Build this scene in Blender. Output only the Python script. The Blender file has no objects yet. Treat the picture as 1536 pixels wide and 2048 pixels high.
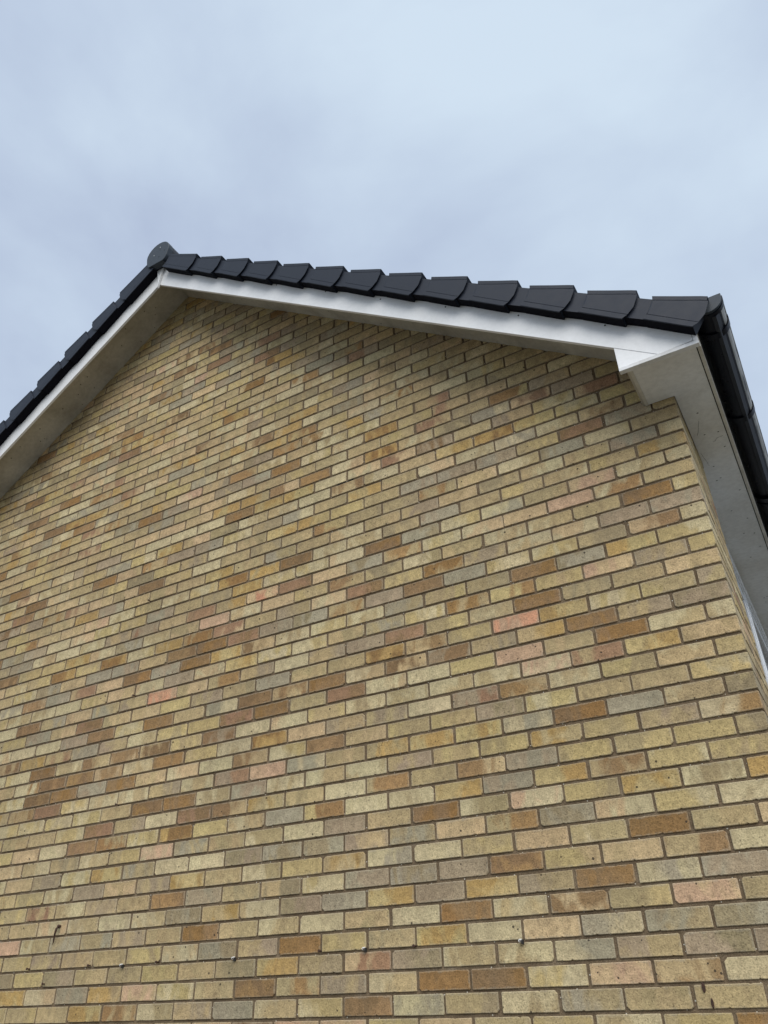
import bpy, bmesh, math, random
from mathutils import Matrix, Vector

# ------------------------------------------------------------------ camera
scene = bpy.context.scene
GZ = 3.9                       # the eaves line stands 3.9 m above the ground
cd = bpy.data.cameras.new('camera')
cam = bpy.data.objects.new('camera', cd)
scene.collection.objects.link(cam)
scene.camera = cam
cd.sensor_fit = 'VERTICAL'
cd.sensor_height = 36.0
cd.lens = 36.0 * 1566.4 / 2048
cd.clip_start = 0.05
cd.clip_end = 5000
CR = ((0.86165042, 0.50713921, -0.01919307),      # right
      (-0.28751101, 0.45663002, -0.84191831),     # down
      (-0.41820565, 0.73095749, 0.53926355))      # forward
CP = (0.2045, -3.0781, -2.3332 + GZ)
cam.matrix_world = Matrix(((CR[0][0], -CR[1][0], -CR[2][0], CP[0]),
                           (CR[0][1], -CR[1][1], -CR[2][1], CP[1]),
                           (CR[0][2], -CR[1][2], -CR[2][2], CP[2]),
                           (0, 0, 0, 1)))

# ------------------------------------------------------------------ overcast sky and soft sun
SUN_EL, SUN_AZ = math.radians(48), math.radians(148)     # azimuth clockwise from +y
world = bpy.data.worlds.new('World')
scene.world = world
world.use_nodes = True
wn, wl = world.node_tree.nodes, world.node_tree.links
wn.clear()
out = wn.new('ShaderNodeOutputWorld')
bg = wn.new('ShaderNodeBackground')
sky = wn.new('ShaderNodeTexSky')
sky.sky_type = 'NISHITA'
sky.sun_disc = False
sky.sun_elevation = SUN_EL
sky.sun_rotation = SUN_AZ
sky.air_density = 1.0
sky.dust_density = 2.0
tc = wn.new('ShaderNodeTexCoord')
n1 = wn.new('ShaderNodeTexNoise')
n1.inputs['Scale'].default_value = 1.9
n1.inputs['Detail'].default_value = 6.0
n1.inputs['Roughness'].default_value = 0.50
n1.inputs['Distortion'].default_value = 0.25
mp = wn.new('ShaderNodeMapping')
mp.inputs['Location'].default_value = (3.1, 0.4, 1.7)
mp.inputs['Scale'].default_value = (1.0, 1.0, 1.7)
cr = wn.new('ShaderNodeValToRGB')
e = cr.color_ramp.elements
e[0].position = 0.36; e[0].color = (4.80, 5.65, 7.35, 1)
e[1].position = 0.66; e[1].color = (6.95, 8.20, 9.50, 1)
m = e.new(0.50); m.color = (5.80, 6.85, 8.40, 1)
mixw = wn.new('ShaderNodeMix'); mixw.data_type = 'RGBA'
mixw.inputs[0].default_value = 0.90
wl.new(tc.outputs['Generated'], mp.inputs['Vector'])
wl.new(mp.outputs['Vector'], n1.inputs['Vector'])
wl.new(n1.outputs['Fac'], cr.inputs['Fac'])
wl.new(sky.outputs['Color'], mixw.inputs[6])
wl.new(cr.outputs['Color'], mixw.inputs[7])
wl.new(mixw.outputs[2], bg.inputs['Color'])
bg.inputs['Strength'].default_value = 0.0505
wl.new(bg.outputs['Background'], out.inputs['Surface'])

sd = bpy.data.lights.new('sun', 'SUN')
sd.energy = 1.5
sd.angle = math.radians(60)
sd.color = (1.0, 0.965, 0.91)
sun = bpy.data.objects.new('sun', sd)
scene.collection.objects.link(sun)
sdir = Vector((math.sin(SUN_AZ) * math.cos(SUN_EL), math.cos(SUN_AZ) * math.cos(SUN_EL), math.sin(SUN_EL)))
sun.rotation_euler = sdir.to_track_quat('Z', 'Y').to_euler()
sun.location = (4, -8, 12)

scene.view_settings.view_transform = 'Standard'
scene.view_settings.look = 'None'
scene.view_settings.exposure = 1.0
scene.view_settings.gamma = 1.0
scene.view_settings.use_curve_mapping = False

# ------------------------------------------------------------------ helpers
rnd = random.Random(11)
COL = scene.collection


def s2l(r, g, b):
    f = lambda v: (v / 255 / 12.92) if v / 255 <= 0.04045 else ((v / 255 + 0.055) / 1.055) ** 2.4
    return (f(r), f(g), f(b))


def new_mat(name):
    mt = bpy.data.materials.new(name)
    mt.use_nodes = True
    nt = mt.node_tree
    b = nt.nodes['Principled BSDF']
    return mt, nt.nodes, nt.links, b


def obj(name, verts, faces, mat, parent=None, smooth=False):
    me = bpy.data.meshes.new(name)
    me.from_pydata([tuple(v) for v in verts], [], faces)
    bm = bmesh.new(); bm.from_mesh(me)
    bmesh.ops.recalc_face_normals(bm, faces=bm.faces)
    bm.to_mesh(me); bm.free()
    if smooth:
        for p in me.polygons:
            p.use_smooth = True
    me.materials.append(mat)
    o = bpy.data.objects.new(name, me)
    COL.objects.link(o)
    if parent:
        o.parent = parent
    return o


def box_data(x0, x1, y0, y1, z0, z1, off=0):
    v = [(x0, y0, z0), (x1, y0, z0), (x1, y1, z0), (x0, y1, z0), (x0, y0, z1), (x1, y0, z1), (x1, y1, z1), (x0, y1, z1)]
    f = [(0, 3, 2, 1), (4, 5, 6, 7), (0, 1, 5, 4), (1, 2, 6, 5), (2, 3, 7, 6), (3, 0, 4, 7)]
    return v, [tuple(i + off for i in q) for q in f]


def bevelled(o, w=0.002, seg=2):
    md = o.modifiers.new('bevel', 'BEVEL'); md.width = w; md.segments = seg; md.limit_method = 'ANGLE'
    md.angle_limit = math.radians(35)
    return o


def box(name, x0, x1, y0, y1, z0, z1, mat, parent=None, bev=0.0):
    o = obj(name, *box_data(x0, x1, y0, y1, z0, z1), mat, parent)
    if bev:
        bevelled(o, bev)
    return o


def prism_y(name, pts, y0, y1, mat, parent=None, bev=0.0):
    """polygon given in (x, z) extruded along y"""
    n = len(pts)
    v = [(p[0], y0, p[1]) for p in pts] + [(p[0], y1, p[1]) for p in pts]
    f = [tuple(range(n)), tuple(range(2 * n - 1, n - 1, -1))] + [(i, (i + 1) % n, n + (i + 1) % n, n + i) for i in range(n)]
    o = obj(name, v, f, mat, parent)
    if bev:
        bevelled(o, bev)
    return o


# roof geometry: apex of the soffit line on the wall, pitch 36 degrees
PITCH = math.radians(36)
SI, CO = math.sin(PITCH), math.cos(PITCH)
AX, AZ = -3.365, 2.656 + GZ


def rp(side, s, h):
    """point of a roof slope: s down the slope from the apex, h square to it"""
    return (AX + side * (s * CO + h * SI), AZ - s * SI + h * CO)


def rh(x, z):
    d = abs(x - AX)
    return d * SI + (z - AZ) * CO

# ------------------------------------------------------------------ materials
def noise(N, L, vec, scale, detail=3, rough=0.55, dist=0.0):
    n = N.new('ShaderNodeTexNoise')
    n.inputs['Scale'].default_value = scale
    n.inputs['Detail'].default_value = detail
    n.inputs['Roughness'].default_value = rough
    n.inputs['Distortion'].default_value = dist
    if vec is not None:
        L.new(vec, n.inputs['Vector'])
    return n


def ramp(N, L, fac, stops):
    r = N.new('ShaderNodeValToRGB')
    e = r.color_ramp.elements
    while len(e) < len(stops):
        e.new(0.5)
    for q, (p, c) in zip(e, stops):
        q.position = p
        q.color = (c, c, c, 1) if not isinstance(c, tuple) else (*c, 1)
    L.new(fac, r.inputs['Fac'])
    return r


def mixc(N, L, fac, a, b, mode='MIX'):
    n = N.new('ShaderNodeMix'); n.data_type = 'RGBA'; n.blend_type = mode
    for s, k in ((fac, 0), (a, 6), (b, 7)):
        if hasattr(s, 'is_output'):
            L.new(s, n.inputs[k])
        else:
            n.inputs[k].default_value = s if k == 0 else (*s, 1) if len(s) == 3 else s
    return n.outputs[2]


def bump(N, L, b, height, strength, dist):
    n = N.new('ShaderNodeBump')
    n.inputs['Strength'].default_value = strength
    n.inputs['Distance'].default_value = dist
    L.new(height, n.inputs['Height'])
    L.new(n.outputs['Normal'], b.inputs['Normal'])
    return n


def math_n(N, L, op, a, b=None):
    n = N.new('ShaderNodeMath'); n.operation = op
    for s, k in ((a, 0), (b, 1)):
        if s is None:
            continue
        if hasattr(s, 'is_output'):
            L.new(s, n.inputs[k])
        else:
            n.inputs[k].default_value = s
    return n.outputs[0]


def brick_material():
    mt, N, L, b = new_mat('stock_brick')
    c1 = N.new('ShaderNodeAttribute'); c1.attribute_name = 'tone_a'
    c2 = N.new('ShaderNodeAttribute'); c2.attribute_name = 'tone_b'
    rd = N.new('ShaderNodeAttribute'); rd.attribute_name = 'seed'
    lc = N.new('ShaderNodeAttribute'); lc.attribute_name = 'place'      # -1..1 across and up the brick
    geo = N.new('ShaderNodeNewGeometry')
    P = geo.outputs['Position']
    vadd = N.new('ShaderNodeVectorMath'); vadd.operation = 'ADD'
    L.new(P, vadd.inputs[0]); L.new(rd.outputs['Vector'], vadd.inputs[1])
    S = vadd.outputs[0]
    sl_ = N.new('ShaderNodeSeparateXYZ'); L.new(lc.outputs['Vector'], sl_.inputs[0])
    ss_ = N.new('ShaderNodeSeparateXYZ'); L.new(rd.outputs['Vector'], ss_.inputs[0])
    # kiln marks: one tone shading over into another along the brick
    mpn = N.new('ShaderNodeMapping'); mpn.inputs['Scale'].default_value = (1.0, 1.0, 0.5)
    L.new(S, mpn.inputs['Vector'])
    p1 = noise(N, L, mpn.outputs['Vector'], 10.0, 3, 0.5, 0.7)
    tilt = math_n(N, L, 'MULTIPLY', math_n(N, L, 'SUBTRACT', ss_.outputs[0], 20.0), 0.0085)
    k = math_n(N, L, 'ADD', p1.outputs['Fac'], math_n(N, L, 'MULTIPLY', sl_.outputs[0], tilt))
    f1 = ramp(N, L, k, [(0.44, 0.0), (0.58, 1.0)])
    col = mixc(N, L, f1.outputs['Color'], c1.outputs['Color'], c2.outputs['Color'])
    p2 = noise(N, L, S, 42.0, 5, 0.65)
    f2 = ramp(N, L, p2.outputs['Fac'], [(0.27, 0.68), (0.72, 1.24)])
    col = mixc(N, L, 1.0, col, f2.outputs['Color'], 'MULTIPLY')
    # each face darkens a little towards its top, its arrises are rubbed pale
    up = math_n(N, L, 'ADD', math_n(N, L, 'MULTIPLY', sl_.outputs[1], 0.28), p2.outputs['Fac'])
    f5 = ramp(N, L, up, [(0.35, 1.05), (0.62, 1.0), (0.90, 0.80)])
    col = mixc(N, L, 1.0, col, f5.outputs['Color'], 'MULTIPLY')
    ax_ = math_n(N, L, 'MULTIPLY', math_n(N, L, 'SUBTRACT', 1.0, math_n(N, L, 'ABSOLUTE', sl_.outputs[0])), 3.2)
    az_ = math_n(N, L, 'SUBTRACT', 1.0, math_n(N, L, 'ABSOLUTE', sl_.outputs[1]))
    ed = math_n(N, L, 'MINIMUM', ax_, az_)
    edn = math_n(N, L, 'ADD', ed, math_n(N, L, 'MULTIPLY', math_n(N, L, 'SUBTRACT', p2.outputs['Fac'], 0.5), 0.7))
    fe = ramp(N, L, edn, [(0.02, 0.34), (0.20, 0.0)])
    col = mixc(N, L, fe.outputs['Color'], col, (0.50, 0.44, 0.33))
    # brown smears of old dirt and clay wash that run down over the faces
    sm = N.new('ShaderNodeMapping'); sm.inputs['Scale'].default_value = (1.0, 1.0, 0.45)
    L.new(P, sm.inputs['Vector'])
    p6 = noise(N, L, sm.outputs['Vector'], 17.0, 6, 0.68, 0.5)
    f6 = ramp(N, L, p6.outputs['Fac'], [(0.52, 0.0), (0.76, 0.55)])
    col = mixc(N, L, f6.outputs['Color'], col, (0.200, 0.142, 0.084))
    p7 = noise(N, L, P, 2.2, 6, 0.62)
    f7 = ramp(N, L, p7.outputs['Fac'], [(0.42, 0.0), (0.72, 0.30)])
    col = mixc(N, L, f7.outputs['Color'], col, (0.19, 0.138, 0.084))
    # sand grain: a fine light and dark sparkle
    p3 = noise(N, L, P, 165.0, 3, 0.75)
    f3 = ramp(N, L, p3.outputs['Fac'], [(0.30, 0.36), (0.43, 0.92), (0.57, 1.06), (0.74, 1.42)])
    col = mixc(N, L, 1.0, col, f3.outputs['Color'], 'MULTIPLY')
    # sparse dark pits of uneven size
    vo = N.new('ShaderNodeTexVoronoi'); vo.inputs['Scale'].default_value = 58.0
    L.new(S, vo.inputs['Vector'])
    vsep = N.new('ShaderNodeSeparateColor'); L.new(vo.outputs['Color'], vsep.inputs['Color'])
    pit = math_n(N, L, 'MULTIPLY', math_n(N, L, 'LESS_THAN', vo.outputs['Distance'], math_n(N, L, 'MULTIPLY', vsep.outputs[1], 0.30)),
                 math_n(N, L, 'LESS_THAN', vsep.outputs[0], 0.045))
    col = mixc(N, L, math_n(N, L, 'MULTIPLY', pit, 0.85), col, (0.04, 0.032, 0.024))
    # broad soft grime over the whole wall
    p4 = noise(N, L, P, 1.1, 6, 0.6)
    f4 = ramp(N, L, p4.outputs['Fac'], [(0.30, 0.84), (0.65, 1.06)])
    col = mixc(N, L, 1.0, col, f4.outputs['Color'], 'MULTIPLY')
    L.new(col, b.inputs['Base Color'])
    b.inputs['Roughness'].default_value = 0.94
    b.inputs['Specular IOR Level'].default_value = 0.2
    hh = math_n(N, L, 'ADD', p3.outputs['Fac'], math_n(N, L, 'MULTIPLY', p2.outputs['Fac'], 1.8))
    hh = math_n(N, L, 'SUBTRACT', hh, math_n(N, L, 'MULTIPLY', pit, 2.0))
    bump(N, L, b, hh, 0.7, 0.0028)
    return mt


def mortar_material():
    mt, N, L, b = new_mat('mortar')
    geo = N.new('ShaderNodeNewGeometry')
    P = geo.outputs['Position']
    a = noise(N, L, P, 9.0, 4, 0.6)
    col = ramp(N, L, a.outputs['Fac'], [(0.3, (0.120, 0.085, 0.052)), (0.55, (0.190, 0.140, 0.088)), (0.75, (0.280, 0.220, 0.150))]).outputs['Color']
    f = noise(N, L, P, 260.0, 2, 0.7)
    col = mixc(N, L, 1.0, col, ramp(N, L, f.outputs['Fac'], [(0.3, 0.65), (0.7, 1.25)]).outputs['Color'], 'MULTIPLY')
    vo = N.new('ShaderNodeTexVoronoi'); vo.inputs['Scale'].default_value = 95.0
    L.new(P, vo.inputs['Vector'])
    sp = N.new('ShaderNodeSeparateColor'); L.new(vo.outputs['Color'], sp.inputs['Color'])
    grit = math_n(N, L, 'MULTIPLY', math_n(N, L, 'LESS_THAN', vo.outputs['Distance'], 0.22), math_n(N, L, 'LESS_THAN', sp.outputs[0], 0.09))
    col = mixc(N, L, math_n(N, L, 'MULTIPLY', grit, 0.85), col, (0.70, 0.66, 0.56))
    hole = math_n(N, L, 'MULTIPLY', math_n(N, L, 'LESS_THAN', vo.outputs['Distance'], 0.30), math_n(N, L, 'GREATER_THAN', sp.outputs[1], 0.93))
    col = mixc(N, L, math_n(N, L, 'MULTIPLY', hole, 0.8), col, (0.03, 0.024, 0.02))
    L.new(col, b.inputs['Base Color'])
    b.inputs['Roughness'].default_value = 0.97
    b.inputs['Specular IOR Level'].default_value = 0.15
    c = noise(N, L, P, 120.0, 4, 0.65)
    bump(N, L, b, math_n(N, L, 'ADD', c.outputs['Fac'], f.outputs['Fac']), 0.8, 0.004)
    return mt


def pvc_material(name, base, dirt, amount, rough=0.42, scale=3.0, spots=0.0):
    mt, N, L, b = new_mat(name)
    geo = N.new('ShaderNodeNewGeometry')
    P = geo.outputs['Position']
    a = noise(N, L, P, scale, 6, 0.62, 0.4)
    m1 = ramp(N, L, a.outputs['Fac'], [(0.36, 0.0), (0.72, 1.0)])
    col = mixc(N, L, math_n(N, L, 'MULTIPLY', m1.outputs['Color'], amount), base, dirt)
    f = noise(N, L, P, 38.0, 5, 0.7)
    col = mixc(N, L, 1.0, col, ramp(N, L, f.outputs['Fac'], [(0.25, 1 - 0.28 * amount), (0.6, 1.0)]).outputs['Color'], 'MULTIPLY')
    if spots:
        vo = N.new('ShaderNodeTexVoronoi'); vo.inputs['Scale'].default_value = 30.0
        L.new(P, vo.inputs['Vector'])
        sp = N.new('ShaderNodeSeparateColor'); L.new(vo.outputs['Color'], sp.inputs['Color'])
        k = math_n(N, L, 'MULTIPLY', math_n(N, L, 'LESS_THAN', vo.outputs['Distance'], 0.16), math_n(N, L, 'LESS_THAN', sp.outputs[0], spots))
        col = mixc(N, L, math_n(N, L, 'MULTIPLY', k, 0.75), col, (0.03, 0.028, 0.022))
    L.new(col, b.inputs['Base Color'])
    b.inputs['Roughness'].default_value = rough
    b.inputs['Specular IOR Level'].default_value = 0.4
    bump(N, L, b, a.outputs['Fac'], 0.04, 0.003)
    return mt


def plastic_material(name, base, rough, var=0.12, scale=14.0, spec=0.5):
    mt, N, L, b = new_mat(name)
    b.inputs['Specular IOR Level'].default_value = spec
    geo = N.new('ShaderNodeNewGeometry')
    a = noise(N, L, geo.outputs['Position'], scale, 5, 0.6)
    g = ramp(N, L, a.outputs['Fac'], [(0.3, 1 - var), (0.7, 1 + var)])
    L.new(mixc(N, L, 1.0, base, g.outputs['Color'], 'MULTIPLY'), b.inputs['Base Color'])
    r = ramp(N, L, a.outputs['Fac'], [(0.3, rough - 0.05), (0.7, rough + 0.07)])
    L.new(r.outputs['Color'], b.inputs['Roughness'])
    f = noise(N, L, geo.outputs['Position'], 220.0, 2, 0.5)
    bump(N, L, b, f.outputs['Fac'], 0.08, 0.0008)
    return mt


M_BRICK = brick_material()
M_MORTAR = mortar_material()
M_BOARD = pvc_material('white_board', (0.84, 0.845, 0.85), (0.62, 0.62, 0.59), 0.30, 0.40, 2.2)
M_TRIM = pvc_material('white_trim', (0.80, 0.81, 0.82), (0.42, 0.40, 0.35), 0.55, 0.40, 9.0)
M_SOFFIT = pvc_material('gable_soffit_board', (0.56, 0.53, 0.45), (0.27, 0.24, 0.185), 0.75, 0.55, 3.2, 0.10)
M_ESOFFIT = pvc_material('eaves_soffit_board', (0.82, 0.83, 0.82), (0.54, 0.50, 0.42), 0.6, 0.5, 1.6, 0.03)
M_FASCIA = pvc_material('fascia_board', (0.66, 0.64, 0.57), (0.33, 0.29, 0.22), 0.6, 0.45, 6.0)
M_VERGE = plastic_material('slate_grey_plastic', (0.014, 0.019, 0.031), 0.50, 0.10, spec=0.26)
M_RIDGE = plastic_material('ridge_grey_plastic', (0.036, 0.046, 0.058), 0.50, 0.10, spec=0.28)
M_TILE = plastic_material('slate_grey_tile', (0.030, 0.034, 0.043), 0.62, 0.22, 9.0, spec=0.3)
M_GUTTER = plastic_material('black_gutter_plastic', (0.004, 0.005, 0.009), 0.30, 0.3, 20.0, spec=0.10)
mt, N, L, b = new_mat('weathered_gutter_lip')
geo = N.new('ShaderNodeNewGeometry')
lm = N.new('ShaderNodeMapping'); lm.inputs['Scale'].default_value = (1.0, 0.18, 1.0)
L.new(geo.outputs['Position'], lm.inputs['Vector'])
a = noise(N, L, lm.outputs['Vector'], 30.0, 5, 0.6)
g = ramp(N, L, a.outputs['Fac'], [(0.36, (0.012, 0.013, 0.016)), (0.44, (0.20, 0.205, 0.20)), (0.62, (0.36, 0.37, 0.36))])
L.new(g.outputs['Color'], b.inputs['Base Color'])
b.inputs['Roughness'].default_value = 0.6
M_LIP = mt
M_DARK = plastic_material('dark_void', (0.02, 0.018, 0.016), 0.9)
M_HOLLOW_SHADE = plastic_material('hollow_shade_black', (0.006, 0.006, 0.009), 0.9, spec=0.1)  # black that stands in for the shade inside hollows
M_RUST = plastic_material('rusty_iron', (0.050, 0.024, 0.014), 0.85, 0.4, 90.0)
M_CLIP = plastic_material('white_clip', (0.75, 0.74, 0.70), 0.5, 0.1)
M_STEEL = plastic_material('galvanised_screw', (0.45, 0.46, 0.47), 0.35, 0.1)
M_FRAME = plastic_material('white_window_plastic', (0.80, 0.82, 0.84), 0.25, 0.04)
mt, N, L, b = new_mat('window_glass')
b.inputs['Base Color'].default_value = (0.02, 0.024, 0.028, 1)
b.inputs['Roughness'].default_value = 0.05
M_GLASS = mt

mt, N, L, b = new_mat('paving')
geo = N.new('ShaderNodeNewGeometry')
a = noise(N, L, geo.outputs['Position'], 0.8, 6, 0.6)
g = ramp(N, L, a.outputs['Fac'], [(0.3, (0.100, 0.096, 0.082)), (0.7, (0.165, 0.158, 0.136))])
L.new(g.outputs['Color'], b.inputs['Base Color'])
b.inputs['Roughness'].default_value = 0.9
M_GROUND = mt

mt, N, L, b = new_mat('painted_panel')
b.inputs['Base Color'].default_value = (0.62, 0.62, 0.60, 1)
b.inputs['Roughness'].default_value = 0.5
M_PANEL = mt

# ------------------------------------------------------------------ ground
gr = obj('ground', [(-600, -600, 0), (600, -600, 0), (600, 600, 0), (-600, 600, 0)], [(0, 1, 2, 3)], M_GROUND)
gr['kind'] = 'structure'

# ------------------------------------------------------------------ the house
house = bpy.data.objects.new('brick_house', None)
COL.objects.link(house)
house.location = (0, 0, 0)
house['label'] = 'yellow and brown brick house seen at its gable end under a dark slate grey roof'
house['category'] = 'house'

W = 6.74
H = 0.07567
BACK = 8.0
# core of the walls: what shows between the bricks is mortar
core_pts = [(-W + 0.006, 0.0), (-0.112, 0.0), (-0.112, GZ + 0.05 + 0.11 * 0), (-0.112, AZ - (abs(-0.112 - AX)) * SI / CO),
            (AX, AZ), (-W + 0.006, AZ - (W - 0.006 + AX) * SI / CO)]
core_pts = [p for i, p in enumerate(core_pts) if i != 2]
wall = prism_y('wall', core_pts, 0.0060, BACK, M_MORTAR, house)
pier = box('corner_pier', -0.1125, -0.0060, 0.0063, 0.612, 0.0, GZ + 0.045, M_MORTAR, house)

TONES = {'V': (163, 146, 111), 'C': (188, 175, 141), 'Y': (178, 159, 112), 'T': (173, 152, 115), 'E': (187, 162, 127),
         'G': (149, 142, 124), 'M': (149, 133, 113), 'D': (141, 128, 102), 'O': (148, 110, 66), 'Q': (168, 137, 84),
         'N': (150, 118, 84), 'B': (133, 104, 75), 'R': (156, 119, 95), 'P': (189, 155, 130), 'S': (199, 139, 113),
         'W': (163, 126, 84)}
SECOND = {'V': 'TDYC', 'C': 'TVEYC', 'Y': 'VTQCY', 'T': 'EVVCM', 'E': 'TCPVE', 'G': 'VMGCD', 'M': 'GVTMD', 'D': 'VGMTV', 'O': 'QNBOT',
          'Q': 'YOTVY', 'N': 'TOBTE', 'B': 'NOTRM', 'R': 'NTEBM', 'P': 'ECRTP', 'S': 'PPERP', 'W': 'CTVBY'}
COMMON = 'VVVVVVVTTTTTTCCCYYYEEGMDQ'
TABLE = """-28:14G 15Y
-27:17M
-26:13N 14B 16M
-25:13W 14C 17E
-24:12G 14N
-23:11R 13R
-22:11G
-21:10M 11B 14G 18Q 19M
-20:10Q 12M 18C
-19:17N 18C 20E
-18:10C 11O 14B 17W 18Q 20N
-17:10C 15W 17W
-16:7R 8M 9W 14Y 16R 17M
-15:9C 14E 15R 20Y
-14:8T 17E 20Y
-13:8G 9C 13B 15C 16E 17R 19N
-12:7C 8T 9Q 11C 12C 14Q 15T 17W 18C 19C 20N
-11:6C 7T 8G 9C 10Q 11N 14G 16R 17M 18G 19G
-10:6W 7C 8Y 9W 10Y 16Q 17Q 18Q 19N
-9:5C 7G 8Q 9W 10W 11M 13G 17G 18N 21W
-8:5R 6Y 7C 8V 9V 10C 11W 16W 17R 21Q
-7:5R 6Y 7Q 8C 9C 10N 11G 15O 16G 19N 20W 22O
-6:5R 6Y 7V 8V 9V 10T 14G 17R
-5:3R 4G 6C 7Q 8C 9W 10N 11Q 12Q 14E
-4:2Y 3M 4C 5B 6R 7C 8C 9Q 11N 13C 14C 16M 17T 20N
-3:2C 3Y 4Q 5Y 7C 8N 11C 16G 17Y 20R
-2:1N 2C 3G 4C 5C 7Q 9G 12G 14W 16B 19B 20Q
-1:2R 3V 4M 5M 8Y 9Y 10Q 11V 12C 20R
0:0V 1C 2G 3C 5W 8W 10V 13Y 14N 15E 17R 18W 20B
1:0C 1G 3C 9T 10G 13V 14V 16M 17Q 20Y
2:0Q 1Y 3Y 7V 8C 9O 10Q 12Y 14Y 15C 19W
3:0C 1C 2E 5C 6G 7O 8C 9Y 11Q 14G 16C 19G
4:0V 1W 2P 3E 4C 5Y 6W 7G 8E 9R 10S 12R 14R 16C 18C 19G
5:0Y 1O 2T 4C 5V 7V 8N 9V 10E 11C 12P 15G 16E 18Y 20N
6:0M 1M 3T 4M 5O 7R 8E 9M 10V 11R 12O 13Q 14C 15O 16Y 17Q 19C
7:0C 1N 2V 3C 4Y 5G 6B 7M 8W 9G 10M 11B 12B 13B 14E 15G 16G 17E 18G 19Y
8:0Y 1Y 3O 4V 5Y 6G 7C 8C 9V 10B 12O 13G 14B 15E 16R 17G 18N 19G
9:0Y 1M 2P 3Y 4W 5O 6C 7G 8V 9C 10C 11Y 12C 13M 14C 18C 19C
10:0T 1T 2V 3O 4V 5V 6B 7M 8T 9C 10T 13S 14M 16E 17G 18N 19C
11:0M 1V 2Y 3Q 4S 5V 6N 7O 8T 9T 10G 12M 13Y 16R 17T 18G 19V
12:0D 1T 3Q 5B 6B 7C 8O 9N 10B 11G 13O 14C 15B 16G 17C 18C
13:0C 1C 2O 3T 4P 5V 6C 7C 8R 9D 10O 11B 12Y 13V 14C 15M 16G 17R 18Q 19B
14:0T 1Q 2R 3P 4V 5V 6V 7C 8Y 9C 10C 11B 12V 13B 14N 15N 16C 17B 18C
15:1T 2V 3V 4W 5R 6C 7M 8T 9E 10Q 11V 12Y 13W 14C 15N 16W 17N 18W
16:0Y 1T 3C 4D 5Y 6Y 7T 8B 9C 10N 11C 12C 13T 14N 15G 16N 17B 18C
17:0D 1T 2G 3O 4G 5Y 6Y 7Q 8T 9G 10P 11R 12C 13T 14C 15C 16C 17R 18N
18:0W 1M 2Y 3Q 4Y 5Y 6M 7C 8T 9C 10M 11C 12B 13B 14T 15C 16C
19:0D 1Y 2Y 3Y 4G 5N 6V 7W 8C 9T 10Q 11B 12B 13C 14M 15R 16C
20:0V 1Y 2N 3Y 4G 5Q 6C 7C 8W 9G 10C 11Y 12O 13C 14W 15R
21:1V 2Q 3V 4P 5V 6O 7T 8M 9C 10V 11T 12G 13P 14V 15V 16V
22:0C 1C 2C 4W 5E 6G 7T 8D 9G 11C 12C 13G 14Q 15Y
23:0R 1T 2O 4T 5V 6C 7G 8Q 9Y 10V 12Y 13M 14T 15M
24:0C 1N 2E 3Y 4W 5M 6G 7M 8C 9D 10V 11G 12W 13T 15C 16R
25:1M 2G 3N 4M 5Y 6M 7Y 8G 9M 10C 11Q 12G 13C 14C 15V
26:1E 2V 3N 4C 5O 6C 7T 8C 9V 10V 11O 12T 13M 14G 15G
27:1G 2G 3G 4E 5C 6Y 7V 8Y 9O 10T 11G 12C 13V 14T 15T 16M
28:1D 2M 3G 4T 5T 6M 7R 8V 9Q 10V 11T 12Y 13V 14V 15M
29:1V 2N 3E 4C 5O 6O 7C 8T 9W 10W 11T 12C 13E 14Q 15G
30:1V 2V 3G 4V 5V 6G 7N 8Y 9T 10G 11T 12C 13W 14Y 15V
31:1N 2V 3V 6T 8P"""
named = {}
for line in TABLE.strip().splitlines():
    c, rest = line.split(':')
    for it in rest.split():
        named[(int(c), int(it[:-1]))] = it[-1]
ALB = 1.15


def tones(c, j, r):
    k = named.get((c, j))
    if k is None:
        k = r.choice(COMMON)
        if r.random() < 0.05:
            k = r.choice('ONBRWPQ')
    k2 = r.choice(SECOND[k])
    out = []
    for q in (k, k2):
        g = r.uniform(0.88, 1.10) * (0.86 if q in 'BNROW' else 1.03)
        t = s2l(*[v * 0.80 + m_ * 0.20 for v, m_ in zip(TONES[q], (163, 146, 110))])
        out.append(tuple(min(0.85, v * g * ALB * k_ * r.uniform(0.985, 1.015)) for v, k_ in zip(t, (0.995, 0.985, 0.945))))
    return out


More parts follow.
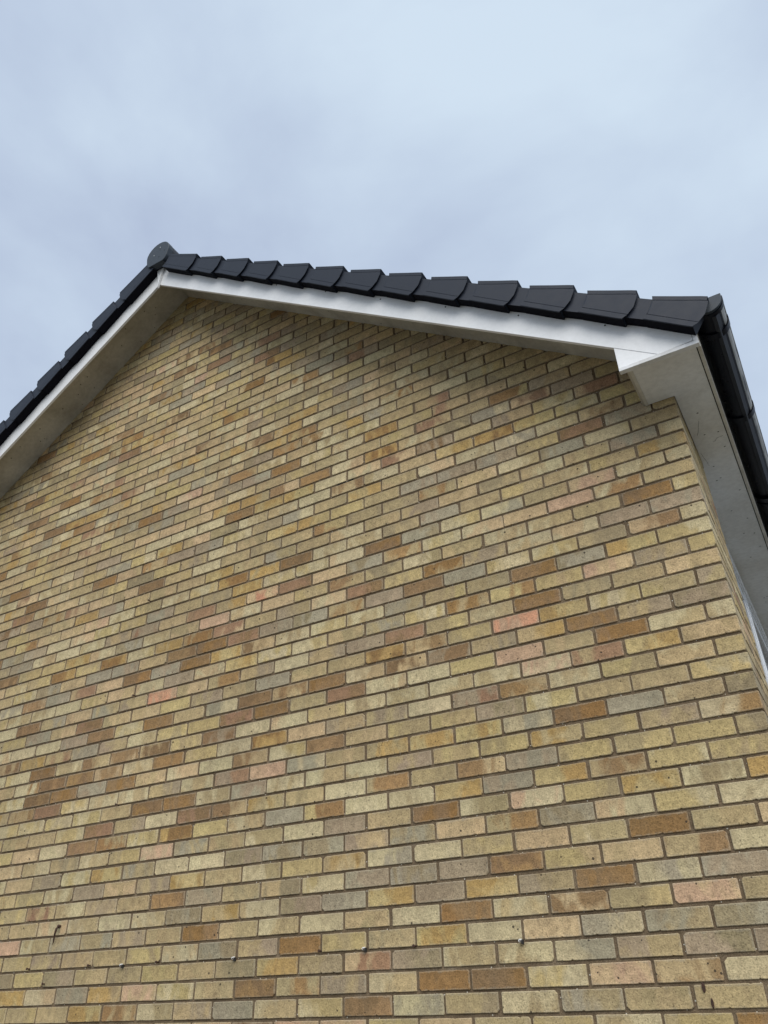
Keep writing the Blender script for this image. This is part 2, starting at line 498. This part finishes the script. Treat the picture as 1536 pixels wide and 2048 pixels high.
def outline(w, h, r):
    """slightly uneven rectangle with worn corners and small nicks, centred, counter-clockwise"""
    hw, hh = w / 2, h / 2
    cr_ = [r.uniform(0.0015, 0.0045) if r.random() < 0.8 else r.uniform(0.005, 0.013) for _ in range(4)]
    wob = lambda: r.uniform(0, 0.0011)

    def edge(length, sgn, nicks, mid):
        """offsets along a long edge: (position, depth), running from one corner to the other"""
        q = [(length * (i / (mid + 1) - .5) + r.uniform(-.01, .01), wob()) for i in range(1, mid + 1)]
        for _ in range(nicks):
            p = r.uniform(-.42, .42) * length
            d, k = r.uniform(.003, .009), r.uniform(.0018, .0046)
            q = [t for t in q if abs(t[0] - p) > d * 1.6] + [(p - d, wob()), (p + r.uniform(-.5, .5) * d, k), (p + d, wob())]
        return sorted(q)
    nb = r.choice((0, 1, 1, 2, 2)) if w > 0.15 else r.choice((0, 1))
    nt_ = r.choice((0, 0, 1)) if w > 0.15 else 0
    pts = [(-hw + cr_[0], -hh + wob())]
    pts += [(p, -hh + d) for p, d in edge(w - 0.03, 1, nb, 2)]
    pts += [(hw - cr_[1], -hh + wob()), (hw - wob(), -hh + cr_[1]), (hw - wob(), hh - cr_[2]), (hw - cr_[2], hh - wob())]
    pts += [(p, hh - d) for p, d in reversed(edge(w - 0.03, 1, nt_, 1))]
    pts += [(-hw + cr_[3], hh - wob()), (-hw + wob(), hh - cr_[3]), (-hw + wob(), -hh + cr_[0])]
    return pts


def clip(poly, side, hmax):
    """keep the part of an (x, z) polygon below the soffit line of one slope"""
    f = lambda p: hmax - ((p[0] - AX) * side * SI + (p[1] - AZ) * CO)
    res = []
    for i, p in enumerate(poly):
        q = poly[(i + 1) % len(poly)]
        a, b_ = f(p), f(q)
        if a >= 0:
            res.append(p)
        if (a >= 0) != (b_ >= 0):
            t = a / (a - b_)
            res.append((p[0] + (q[0] - p[0]) * t, p[1] + (q[1] - p[1]) * t))
    return res


def brick_geo(pts, cx, cz, face, depth, r, axis='y'):
    """front outline in (u, z) world; returns verts, faces"""
    n = len(pts)
    ar = 1 - 0.0022 / 0.04
    tx, tz = r.uniform(-.006, .006), r.uniform(-.012, .012)       # bricks never stand quite true
    v = []
    for (u, z) in pts:
        uu = cx + (u - cx) * (1 - 0.0045 / 0.215); zz = cz + (z - cz) * (1 - 0.004 / 0.065)
        v.append((uu, face + (u - cx) * tx + (z - cz) * tz, zz))
    for (u, z) in pts:
        v.append((u, face + 0.0022 + (u - cx) * tx + (z - cz) * tz, z))
    for (u, z) in pts:
        v.append((u, face + depth, z))
    f = [tuple(range(n))]
    for k in (0, n):
        for i in range(n):
            f.append((k + i, k + n + i, k + n + (i + 1) % n, k + (i + 1) % n))
    if axis == 'x':       # the face looks along +x: u becomes y, depth goes to -x
        v = [(-p[1], p[0], p[2]) for p in v]
    return v, f


def set_attrs(me, data):
    """data: one (tone_a, tone_b, seed) for each polygon"""
    for nm, k in (('tone_a', 0), ('tone_b', 1)):
        at = me.attributes.new(nm, 'FLOAT_COLOR', 'FACE')
        at.data.foreach_set('color', [x for d in data for x in (*d[k], 1.0)])
    loc = []
    for p, d in zip(me.polygons, data):
        bx, bz, hx_, hz_, ax_ = d[3]
        for vi in p.vertices:
            co = me.vertices[vi].co
            loc += [((co.y if ax_ else co.x) - bx) / hx_, (co.z - bz) / hz_, 0.0]
    at = me.attributes.new('place', 'FLOAT_VECTOR', 'CORNER')
    at.data.foreach_set('vector', loc)
    at = me.attributes.new('seed', 'FLOAT_VECTOR', 'FACE')
    at.data.foreach_set('vector', [x for d in data for x in d[2]])


def screen_size(x, z):
    d = Vector((x - CP[0], -CP[1], z - CP[2]))
    w = d.dot(Vector(CR[2]))
    u = 768 + 1566.4 * d.dot(Vector(CR[0])) / w
    v = 1024 + 1566.4 * d.dot(Vector(CR[1])) / w
    return u, v, w


def brick_obj(name, v, f, tn, seed, place, parent):
    me = bpy.data.meshes.new(name)
    me.from_pydata(v, [], f)
    me.materials.append(M_BRICK)
    set_attrs(me, [(tn[0], tn[1], seed, place)] * len(f))
    o = bpy.data.objects.new(name, me)
    COL.objects.link(o)
    o.parent = parent
    return o


bricks = []
for c in range(-36, int(GZ / H) + 1):
    ztop = GZ - c * H - 0.005
    zbot = ztop - (H - 0.010)
    if zbot < 0.0:
        continue
    j = 0
    x1 = 0.0
    while x1 > -W + 0.02:
        r = random.Random((c + 200) * 997 + j)
        w = 0.1025 if (c % 2 and (j == 0 or x1 < -W + 0.15)) else 0.215
        x0 = x1 - w
        j0, xa, xb = j, x0, x1
        x1 = x0 - 0.010
        j += 1
        if xa < -W - 0.03:
            continue
        jl = 0 if j0 == 0 else r.uniform(-.0025, .0025)
        dw = 0 if j0 == 0 else r.uniform(-.002, .0035)
        dh = r.uniform(-.0012, .0028)
        cx, cz = (xa + xb) / 2 + jl, (ztop + zbot) / 2 + r.uniform(-.0012, .0012)
        pts = [(cx + p[0], cz + p[1]) for p in outline(w + dw, H - 0.010 + dh, r)]
        near_top = max(rh(p[0], p[1]) for p in pts) > 0.03
        if near_top:
            pts = clip(clip(pts, 1, 0.03), -1, 0.03)
            if len(pts) < 3:
                continue
            ux = [p[0] for p in pts]; uz = [p[1] for p in pts]
            if (max(ux) - min(ux)) * (max(uz) - min(uz)) < 0.0006:
                continue
            cx, cz = sum(ux) / len(ux), sum(uz) / len(uz)
        depth = 0.05
        if j0 == 0:
            depth = 0.215 if c % 2 else 0.1025
        face = r.uniform(-.0016, .0014)
        v, f = brick_geo(pts, cx, cz, face, depth, r)
        u, vv, ww = screen_size(cx, cz)
        bricks.append(dict(v=v, f=f, t=tones(c, j0, r), s=(r.uniform(0, 40), r.uniform(0, 40), r.uniform(0, 40)),
                           inview=(-20 < u < 1556 and -20 < vv < 2068), dist=ww, w=w, p=((xa + xb) / 2 + jl, (ztop + zbot) / 2, w / 2, (H - 0.010) / 2, 0)))
vis = sorted([b_ for b_ in bricks if b_['inview']], key=lambda b_: (b_['dist'] / (b_['w'] / 0.215) ** .5))
single = vis[:300]
ids = set(id(b_) for b_ in single)
for b_ in single:
    brick_obj('brick', b_['v'], b_['f'], b_['t'], b_['s'], b_['p'], wall)


def joined(name, items, parent):
    V, F, D = [], [], []
    for b_ in items:
        o_ = len(V)
        V += b_['v']
        F += [tuple(i + o_ for i in q) for q in b_['f']]
        D += [(b_['t'][0], b_['t'][1], b_['s'], b_['p'])] * len(b_['f'])
    me = bpy.data.meshes.new(name)
    me.from_pydata(V, [], F)
    me.materials.append(M_BRICK)
    set_attrs(me, D)
    o = bpy.data.objects.new(name, me)
    COL.objects.link(o)
    o.parent = parent
    o['kind'] = 'stuff'
    return o


joined('brickwork', [b_ for b_ in bricks if id(b_) not in ids], wall)

# places where the pointing has fallen out of a bed joint
for (x, z, w_) in [(-1.829, 0.227, 0.075), (-1.775, 0.227, 0.05), (-2.538, 0.227, 0.07), (-2.727, 1.5134, 0.09), (-2.86, 0.9837, 0.05), (-3.054, 0.3027, 0.04)]:
    r = random.Random(int(-x * 1000))
    n_ = 7
    up = [(x - w_ / 2 + w_ * i / n_, z + GZ + r.uniform(.001, .0045) * (0.2 if i in (0, n_) else 1)) for i in range(n_ + 1)]
    lo_ = [(x - w_ / 2 + w_ * i / n_, z + GZ - r.uniform(.001, .0045) * (0.2 if i in (0, n_) else 1)) for i in range(n_, -1, -1)]
    prism_y('mortar_gap_shade', up + lo_, 0.0025, 0.012, M_HOLLOW_SHADE, wall)

# the short return of the corner: bricks that look towards +x
ret = []
for c in range(-1, int(GZ / H) + 1):
    ztop = GZ - c * H - 0.005
    zbot = ztop - (H - 0.010)
    if zbot < 0:
        continue
    y = (0.215 if c % 2 else 0.1025) + 0.010
    k = 0
    while y < 0.60:
        r = random.Random((c + 77) * 313 + k + 5)
        w = min(0.215, 0.62 - y)
        if w > 0.03:
            cy, cz = y + w / 2, (ztop + zbot) / 2
            pts = [(cy + p[0], cz + p[1]) for p in outline(w, H - 0.011, r)]
            v, f = brick_geo(pts, cy, cz, r.uniform(-.0015, .001), 0.05, r, 'x')
            f = [tuple(reversed(q)) for q in f]
            ret.append(dict(v=v, f=f, t=tones(900, k, r), s=(r.uniform(0, 40), r.uniform(0, 40), 3), p=(cy, cz, w / 2, (H - 0.011) / 2, 1)))
        y += 0.225
        k += 1
joined('return_brickwork', ret, pier)


# ------------------------------------------------------------------ fixings left in the wall
def disc(name, x, z, y0, y1, rad, mat, parent, n=10, r2=None):
    r2 = rad if r2 is None else r2
    v, f = [], []
    for (y, q) in ((y0, r2), (y1, rad)):
        for i in range(n):
            a_ = 2 * math.pi * i / n
            v.append((x + q * math.cos(a_), y, z + q * math.sin(a_)))
    f = [tuple(range(n)), tuple(range(2 * n - 1, n - 1, -1))] + [(i, (i + 1) % n, n + (i + 1) % n, n + i) for i in range(n)]
    return obj(name, v, f, mat, parent)


for (x, z, white) in [(-3.7078, -2.106, 0), (-3.2644, -2.1079, 0), (-3.0462, -2.1164, 1), (-2.8161, -2.1114, 0), (-2.3646, -2.1166, 1), (-1.9058, -2.1091, 0), (-1.6912, -2.112, 1), (-1.4592, -2.1127, 0), (-1.0163, -2.1183, 1), (-3.2538, -1.8158, 0), (-3.2485, -1.3594, 0), (-3.2495, -0.7529, 0), (-3.2489, -0.1425, 0), (-3.5692, -2.176, 0)]:
    z += GZ
    disc('nail', x, z, -0.016, 0.01, 0.0028, M_RUST, wall, 8)
    if white:
        disc('cable_clip', x - 0.002, z + 0.001, -0.014, -0.001, 0.0070, M_CLIP, wall, 10, 0.005)
        box('cable_clip', x + 0.003, x + 0.010, -0.012, 0.0, z - 0.010, z + 0.004, M_DARK, wall)
    else:
        disc('nail', x, z, -0.018, -0.014, 0.0055, M_RUST, wall, 8)


def blot(name, x, z, w, h, mat, seed):
    r = random.Random(seed)
    n = 14
    v = []
    for y in (-0.0042, 0.0):
        for i in range(n):
            a_ = 2 * math.pi * i / n
            q = r.uniform(.55, 1.0) if y < 0 else 1
            v.append((x + w * .5 * q * math.cos(a_), y, z + h * .5 * q * math.sin(a_)))
    f = [tuple(range(n)), tuple(range(2 * n - 1, n - 1, -1))] + [(i, (i + 1) % n, n + (i + 1) % n, n + i) for i in range(n)]
    return obj(name, v, f, mat, wall)


for i, (x, z, w, h) in enumerate([(-0.4066, -2.2818, 0.012, 0.03), (-0.389, -2.326, 0.009, 0.03), (-3.5429, -1.9227, 0.012, 0.016)]):
    blot('rust_mark', x, z + GZ, w, h, M_RUST, i)
hx, hz = (-3.5381, -1.9389)
hz += GZ
hv = []
# bent iron hook: a round head driven into a joint with a long thin shank hanging down
path = [(hx + 0.006, 0.004, hz + 0.016), (hx + 0.007, -0.016, hz + 0.017), (hx + 0.006, -0.022, hz + 0.006), (hx - 0.002, -0.020, hz - 0.018),
        (hx - 0.010, -0.014, hz - 0.050), (hx - 0.013, -0.012, hz - 0.066)]
rads = [.006, .0075, .006, .0045, .0035, .0015]
hf = []
for i, (p, q) in enumerate(zip(path, rads)):
    for k in range(8):
        a_ = 2 * math.pi * k / 8
        if i < 2:
            hv.append((p[0] + q * math.cos(a_), p[1], p[2] + q * math.sin(a_)))
        else:
            hv.append((p[0] + q * math.cos(a_), p[1] + q * math.sin(a_), p[2]))
    if i:
        o_ = (i - 1) * 8
        hf += [(o_ + k, o_ + (k + 1) % 8, o_ + 8 + (k + 1) % 8, o_ + 8 + k) for k in range(8)]
hf += [tuple(range(8)), tuple(range(47, 39, -1))]
obj('iron_hook', hv, hf, M_RUST, wall, True)

# ------------------------------------------------------------------ roof
YB = -0.300            # face of the bargeboards
YV = -0.370            # outer face of the verge tiles
SEND = 4.40            # length of a slope
dv, df = [], []
for side in (1, -1):
    o_ = len(dv)
    q = [rp(side, 0.03, 0.035), rp(side, SEND - 0.06, 0.035), rp(side, SEND - 0.06, 0.060), rp(side, 0.03, 0.060)]
    dv += [(p[0], -0.27, p[1]) for p in q] + [(p[0], BACK, p[1]) for p in q]
    df += [tuple(o_ + i for i in f_) for f_ in ((0, 1, 2, 3), (7, 6, 5, 4), (0, 1, 5, 4), (1, 2, 6, 5), (2, 3, 7, 6), (3, 0, 4, 7))]
roof = obj('roof', dv, df, M_DARK, house)


def verge(side, s0, first=False):
    top, bot = 0.150, -0.013                 # heights at the lower end
    yi = YB - 0.002
    up_len = 0.243 if not first else (0.36 if side == 1 else 0.34)

    def prof(b_, t_, yo):
        g = 0.0016
        return [(yi, b_ + 0.006), (yo + 0.0055, b_ + 0.006), (yo + 0.005, b_), (yo + 0.002, b_), (yo, b_ + 0.002), (yo, b_ + 0.026), (yo + g, b_ + 0.0275), (yo, b_ + 0.029),
                (yo, (b_ + t_) / 2 - 0.01), (yo, (b_ + t_) / 2 + 0.03), (yo, t_ - 0.025), (yo + g, t_ - 0.0235), (yo, t_ - 0.022),
                (yo, t_ - 0.003), (yo + 0.003, t_), (yi, t_)]

    def endshape(k):                          # k 0 bottom .. 1 top
        return [-0.004, 0.005, 0.012, 0.018, 0.021, 0.021, 0.019, 0.014, 0.007, 0.0, -0.007][min(10, int(k * 10 + .5))]
    v, f = [], []
    stations = [(s0 - up_len, top - 0.024, bot + 0.012, 1), (s0 - up_len * .5, top - 0.012, bot + 0.006, .4), (s0 - 0.03, top - .002, bot + .001, 1), (s0, top, bot, 1)]
    rows = []
    for i, (s, t_, b_, w) in enumerate(stations):
        row = []
        for (y, h) in prof(b_, t_, YV):
            k = (h - b_) / (t_ - b_)
            ss = s + endshape(k) * (1 if i >= 2 else 0.6 if i == 0 else 0.8) - (0.012 * (1 - k) if i == 0 else 0) * -1
            x, z = rp(side, ss, h)
            row.append(len(v)); v.append((x, y, z))
        rows.append(row)
    n = len(rows[0])
    shade_faces = []
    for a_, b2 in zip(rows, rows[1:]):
        shade_faces.append(len(f))
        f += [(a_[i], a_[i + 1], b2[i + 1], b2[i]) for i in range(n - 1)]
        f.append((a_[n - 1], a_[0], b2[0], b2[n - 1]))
    f += [tuple(rows[0]), tuple(reversed(rows[-1]))]
    # the neck that slides under the tile above
    if not first:
        o_ = len(v)
        t_, b_ = top - 0.034, bot + 0.019
        for s in (s0 - 0.345, s0 - up_len + 0.01):
            for (y, h) in ((yi - .001, b_), (YV + 0.013, b_), (YV + 0.013, t_), (yi - .001, t_)):
                x, z = rp(side, s + endshape((h - b_) / (t_ - b_)) * .6, h)
                v.append((x, y, z))
        shade_faces.append(len(f) + 2)
        f += [(o_, o_ + 1, o_ + 2, o_ + 3), (o_ + 7, o_ + 6, o_ + 5, o_ + 4)] + [(o_ + i, o_ + (i + 1) % 4, o_ + 4 + (i + 1) % 4, o_ + 4 + i) for i in range(4)]
    o = obj('verge_tile', v, f, M_VERGE, roof)
    o.data.materials.append(M_HOLLOW_SHADE)              # undersides coloured black for the shade of a deep hollow
    for i in shade_faces:
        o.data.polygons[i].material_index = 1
    return o


for i in range(13):
    verge(1, 0.450 + 0.3275 * i, i == 0)
for i in range(13):
    verge(-1, 0.358 + 0.325 * i, i == 0)
# the courses of roof tiles behind the verge
for side in (1, -1):
    for i in range(14):
        s1 = 0.16 + 0.3275 * i
        s0 = max(0.02, s1 - 0.40)
        q = [rp(side, s0, 0.066), rp(side, s1, 0.100), rp(side, s1, 0.128), rp(side, s0, 0.092)]
        prism_y('tile_course', q, YB - 0.0005, BACK, M_TILE, roof)

# ridge: half-round tiles and the closing cap with its screws
RX, RZ = -3.350, 2.782 + GZ


def dshape(k):
    pts = []
    for i in range(15):
        a_ = math.pi * (-0.10 + 1.20 * i / 14)
        pts.append((RX + 0.117 * k * math.cos(a_), RZ + 0.119 * k * math.sin(a_)))
    for (x, z) in ((-0.104, -0.075), (-0.088, -0.112), (-0.074, -0.127), (0.074, -0.127), (0.088, -0.112), (0.104, -0.075)):
        pts.append((RX + x * k, RZ + z * k))
    return pts


cap = prism_y('ridge_end_cap', dshape(1.0), -0.385, -0.335, M_RIDGE, roof, 0.004)
lip = prism_y('ridge_end_cap', dshape(0.93), -0.336, -0.305, M_VERGE, roof)
for i in range(18):
    y0 = -0.330 + 0.45 * i
    ring = [(1, 0.975), (0, 0.90)]
    pts = dshape(0.985 if i % 2 == 0 else 0.965)[:15]
    inner = dshape(0.89)[:15][::-1]
    prism_y('ridge_tile', pts + inner, y0 if i else -0.334, y0 + 0.462, M_TILE, roof)
for (x, z, finish) in ((-3.330, 2.835, 1), (-3.329, 2.806, 0), (-3.277, 2.772, 0), (-3.385, 2.770, 1), (-3.327, 2.724, 2)):  # last value picks the screw's material
    disc('screw', x, z + GZ, -0.3875 if finish else -0.3862, -0.380, 0.0048 if finish else 0.004, (M_DARK, M_STEEL, M_RIDGE)[finish], roof, 8)

# ------------------------------------------------------------------ bargeboards and soffits of the gable
HB = -0.122
XBOX0, XBOX1 = -0.169, 0.174
for side in (1, -1):
    a0 = rp(side, -HB * SI / CO, HB)                     # lower edge at the apex
    t0 = rp(side, -0.06 * SI / CO * -1, 0.06)
    apex_b = (AX, AZ + HB / CO)
    apex_t = (AX, AZ + 0.06 / CO)
    if side == 1:
        # runs on to the fascia; its lower edge meets the trim of the eaves box
        sx = lambda x: AZ + HB / CO - (x - AX) * SI / CO
        tx_ = lambda x: AZ + 0.06 / CO - (x - AX) * SI / CO
        xm = AX + (AZ + HB / CO - (GZ + 0.056)) * CO / SI
        pts = [(AX + 0.0025, apex_b[1]), (xm, GZ + 0.056), (0.153, GZ + 0.063), (0.153, tx_(0.153)), (AX + 0.0025, apex_t[1])]
    else:
        e0, e1 = rp(-1, SEND - 0.03, HB), rp(-1, SEND - 0.03, 0.06)
        pts = [(AX - 0.0025, apex_b[1]), (AX - 0.0025, apex_t[1]), e1, e0]
    bb = prism_y('bargeboard', pts, YB, YB + 0.018, M_BOARD, house, 0.0015)
    if side == 1:
        board_r = bb
    else:
        board_l = bb
    # soffit panel under the overhang, with a dark line where it meets board and wall
    s_end = SEND - 0.06
    p0, p1 = (AX, AZ), rp(side, s_end, 0.0)
    q0, q1 = (AX, AZ + 0.012 / CO), rp(side, s_end, 0.012)
    if side == 1:
        xe = -0.125
        p1 = (xe, AZ - (xe - AX) * SI / CO); q1 = (xe, AZ + 0.012 / CO - (xe - AX) * SI / CO)
    gap = side * 0.002
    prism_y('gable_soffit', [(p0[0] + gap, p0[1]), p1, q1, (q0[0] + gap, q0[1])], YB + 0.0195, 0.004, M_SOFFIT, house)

for (x, z) in [(-3.1871, 2.579), (-2.9563, 2.3944), (-2.5585, 2.0953), (-2.1752, 1.7941), (-1.7718, 1.4918), (-1.3758, 1.1956), (-0.9698, 0.9007), (-0.5778, 0.6175), (-0.1824, 0.3324)]:
    disc('nail_head', x, z + GZ, YB - 0.0022, YB + 0.004, 0.0042, M_DARK, board_r, 8)
trim = prism_y('apex_trim', [(-3.398, 2.668 + GZ), (-3.330, 2.668 + GZ), (-3.350, 2.520 + GZ), (-3.357, 2.455 + GZ), (-3.363, 2.520 + GZ)], YB - 0.020, YB - 0.0012, M_TRIM, house, 0.001)
disc('nail_head', -3.364, 2.610 + GZ, YB - 0.0218, YB - 0.018, 0.0042, M_DARK, trim, 8)

# ------------------------------------------------------------------ eaves box, fascia, soffit
ZS = GZ + 0.041
zl = lambda x, h: AZ + h / CO - (x - AX) * SI / CO
xm = AX + (AZ + HB / CO - (GZ + 0.0575)) * CO / SI
box_end = prism_y('eaves_box_end', [(XBOX0, GZ + 0.0575), (xm - 0.003, GZ + 0.0575), (XBOX0, zl(XBOX0, HB) - 0.002)], YB + 0.001, YB + 0.018, M_BOARD, house, 0.001)
tr = prism_y('box_trim', [(XBOX0, GZ + 0.036), (XBOX1, GZ + 0.036), (XBOX1, GZ + 0.0555), (XBOX0, GZ + 0.0555)], YB - 0.004, YB + 0.022, M_TRIM, house, 0.0015)
prism_y('corner_trim', [(0.1545, GZ + 0.0565), (XBOX1, GZ + 0.0565), (XBOX1, GZ + 0.17), (0.1545, GZ + 0.17)], YB - 0.003, YB + 0.018, M_TRIM, house, 0.001)
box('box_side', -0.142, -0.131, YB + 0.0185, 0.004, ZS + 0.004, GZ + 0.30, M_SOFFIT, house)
# L-shaped soffit sheet: under the box and then along the eaves behind the corner
lv = [(-0.131, YB + 0.0225), (0.156, YB + 0.0225), (0.156, BACK), (-0.105, BACK), (-0.105, 0.619), (0.0025, 0.619), (0.0025, -0.0015), (-0.131, -0.0015)]
n = len(lv)
soff = obj('eaves_soffit', [(x, y, ZS) for x, y in lv] + [(x, y, ZS + 0.009) for x, y in lv],
           [tuple(range(n)), tuple(range(2 * n - 1, n - 1, -1))] + [(i, (i + 1) % n, n + (i + 1) % n, n + i) for i in range(n)], M_ESOFFIT, house)
# edge bead of the sheet along the left side of the box
box('soffit_edge', -0.1315, -0.117, YB + 0.023, -0.002, ZS - 0.003, ZS - 0.0003, M_FASCIA, soff)
rv = random.Random(5)
for i in range(26):
    y = 0.35 + i * 0.165
    for xx in (0.055, 0.118):
        if rv.random() < 0.45:
            continue
        x = xx + rv.uniform(-.012, .012); yy = y + rv.uniform(-.04, .04)
        v, f = box_data(x - .004, x + .004, yy - .002, yy + .002, ZS - 0.0012, ZS + 0.002)
        obj('vent_hole', v, f, M_DARK, soff)
# old cobwebs and a dead insect by the corner
for k, (x, y) in enumerate(((0.028, 0.36), (0.012, 0.52), (0.085, 0.45))):
    pts = []
    r = random.Random(k)
    ang = r.uniform(0, 6.28)
    px, py = x, y
    v, f = [], []
    for i in range(9):
        ang += r.uniform(-.5, .5)
        v += [(px - 0.0005, py, ZS - 0.0015), (px + 0.0005, py + 0.0007, ZS - 0.0015), (px, py, ZS - 0.0025)]
        if i:
            a_ = (i - 1) * 3
            f += [(a_, a_ + 1, a_ + 4, a_ + 3), (a_ + 1, a_ + 2, a_ + 5, a_ + 4), (a_ + 2, a_, a_ + 3, a_ + 5)]
        px += 0.007 * math.cos(ang); py += 0.018 * math.sin(ang)
    obj('cobweb', v, f, M_DARK, soff)
fas = box('fascia', 0.1605, 0.1765, YB + 0.0225, BACK, GZ + 0.0365, GZ + 0.20, M_FASCIA, house, 0.0015)
box('fascia_batten', 0.150, 0.166, YB + 0.03, BACK, ZS + 0.010, GZ + 0.12, M_DARK, fas)

# ------------------------------------------------------------------ gutter
GX, GC, GR = 0.246, 0.212 + GZ, 0.062


def arc(rad, a0=math.pi, a1=2 * math.pi, n=17, cx=GX, cz=GC):
    return [(cx + rad * math.cos(a0 + (a1 - a0) * i / (n - 1)), cz + rad * math.sin(a0 + (a1 - a0) * i / (n - 1))) for i in range(n)]


def half_shell(name, r0, r1, y0, y1, parent, lipz=0.0):
    o_ = arc(r1, n=41); i_ = arc(r0, n=41)[::-1]
    if lipz:
        o_ = [(GX - r1, GC + lipz)] + o_ + [(GX + r1, GC + lipz)]
        i_ = [(GX + r0, GC + lipz)] + i_ + [(GX - r0, GC + lipz)]
    pts = o_ + i_
    n = len(pts)
    v = [(p[0], y0, p[1]) for p in pts] + [(p[0], y1, p[1]) for p in pts]
    m = len(o_)
    f = [(i, (i + 1) % n, n + (i + 1) % n, n + i) for i in range(n)]
    for base in (0, n):
        f += [(base + i, base + i + 1, base + n - 2 - i, base + n - 1 - i) for i in range(m - 1)]
    g = obj(name, v, f, M_GUTTER, parent)
    for p in g.data.polygons:
        p.use_smooth = abs(p.normal.y) < 0.5
    g.data.set_sharp_from_angle(angle=math.radians(30))
    return g


gut = half_shell('gutter', GR - 0.003, GR, -0.318, BACK, house, 0.012)
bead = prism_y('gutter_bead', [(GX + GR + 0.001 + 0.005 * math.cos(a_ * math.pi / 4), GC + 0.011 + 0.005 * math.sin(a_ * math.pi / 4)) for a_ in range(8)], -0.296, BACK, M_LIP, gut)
lo = arc(GR + 0.0012, 2 * math.pi - 0.72, 2 * math.pi, 8) + [(GX + GR + 0.0012, GC + 0.0065)]
li = [(GX + GR - 0.0006, GC + 0.0065)] + arc(GR - 0.0006, 2 * math.pi - 0.72, 2 * math.pi, 8)[::-1]
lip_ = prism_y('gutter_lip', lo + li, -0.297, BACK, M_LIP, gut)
# stop end: a closed half disc with a raised rim
sd_ = arc(GR + 0.003) + [(GX + GR + 0.003, GC + 0.016), (GX - GR - 0.003, GC + 0.016)]
cap_ = prism_y('stop_end', sd_, -0.337, -0.316, M_RIDGE, gut, 0.002)
half_shell('stop_end_rim', GR - 0.001, GR + 0.0065, -0.322, -0.300, gut, 0.013)
for (y, wdt, ex) in ((-0.175, 0.036, 0.008), (0.50, 0.040, 0.008), (1.37, 0.075, 0.009), (2.3, 0.04, 0.008)):
    o = half_shell('gutter_bracket', GR + 0.0005, GR + ex, y - wdt / 2, y + wdt / 2, gut, 0.016)
    box('bracket_plate', 0.1775, GX - GR + 0.004, y - wdt / 2 + .002, y + wdt / 2 - .002, GC - 0.045, GC + 0.012, M_GUTTER, gut)
    if wdt > 0.05:
        for q in (-0.034, 0.034):
            half_shell('gutter_bracket', GR + 0.001, GR + ex + 0.005, y + q - 0.006, y + q + 0.006, gut, 0.012)

# ------------------------------------------------------------------ window in the recessed front, under the soffit
win = box('window', -0.111, -0.1055, 0.625, 5.2, GZ - 1.35, ZS - 0.004, M_FRAME, house)
win.name = 'window'
box('head_frame', -0.1055, -0.060, 0.70, 5.2, GZ - 0.045, ZS - 0.012, M_FRAME, win, 0.004)
box('head_bead', -0.0600, -0.048, 0.70, 5.2, GZ - 0.028, GZ + 0.004, M_FRAME, win, 0.003)
for y in (0.72, 2.13, 3.45, 4.6):
    box('mullion', -0.1052, -0.062, y, y + 0.07, GZ - 1.35, GZ - 0.046, M_FRAME, win, 0.004)
    if y < 4.6:
        y2 = {0.72: 2.13, 2.13: 3.45, 3.45: 4.6}[y]
        # opening sash with its own frame and pane
        v, f = [], []
        for (a0, a1, b0, b1) in ((y + .075, y2 - .005, GZ - .125, GZ - .055), (y + .075, y2 - .005, GZ - 1.30, GZ - 1.23),
                                 (y + .075, y + .14, GZ - 1.229, GZ - .126), (y2 - .07, y2 - .005, GZ - 1.229, GZ - .126)):
            vv, ff = box_data(-0.1048, -0.068, a0, a1, b0, b1, len(v))
            v += vv; f += ff
        bevelled(obj('sash', v, f, M_FRAME, win), 0.004)
        box('pane', -0.1046, -0.092, y + .141, y2 - .071, GZ - 1.228, GZ - .127, M_GLASS, win)
box('front_panel', -0.111, -0.095, 0.625, BACK, 0.0, GZ - 1.352, M_PANEL, house)
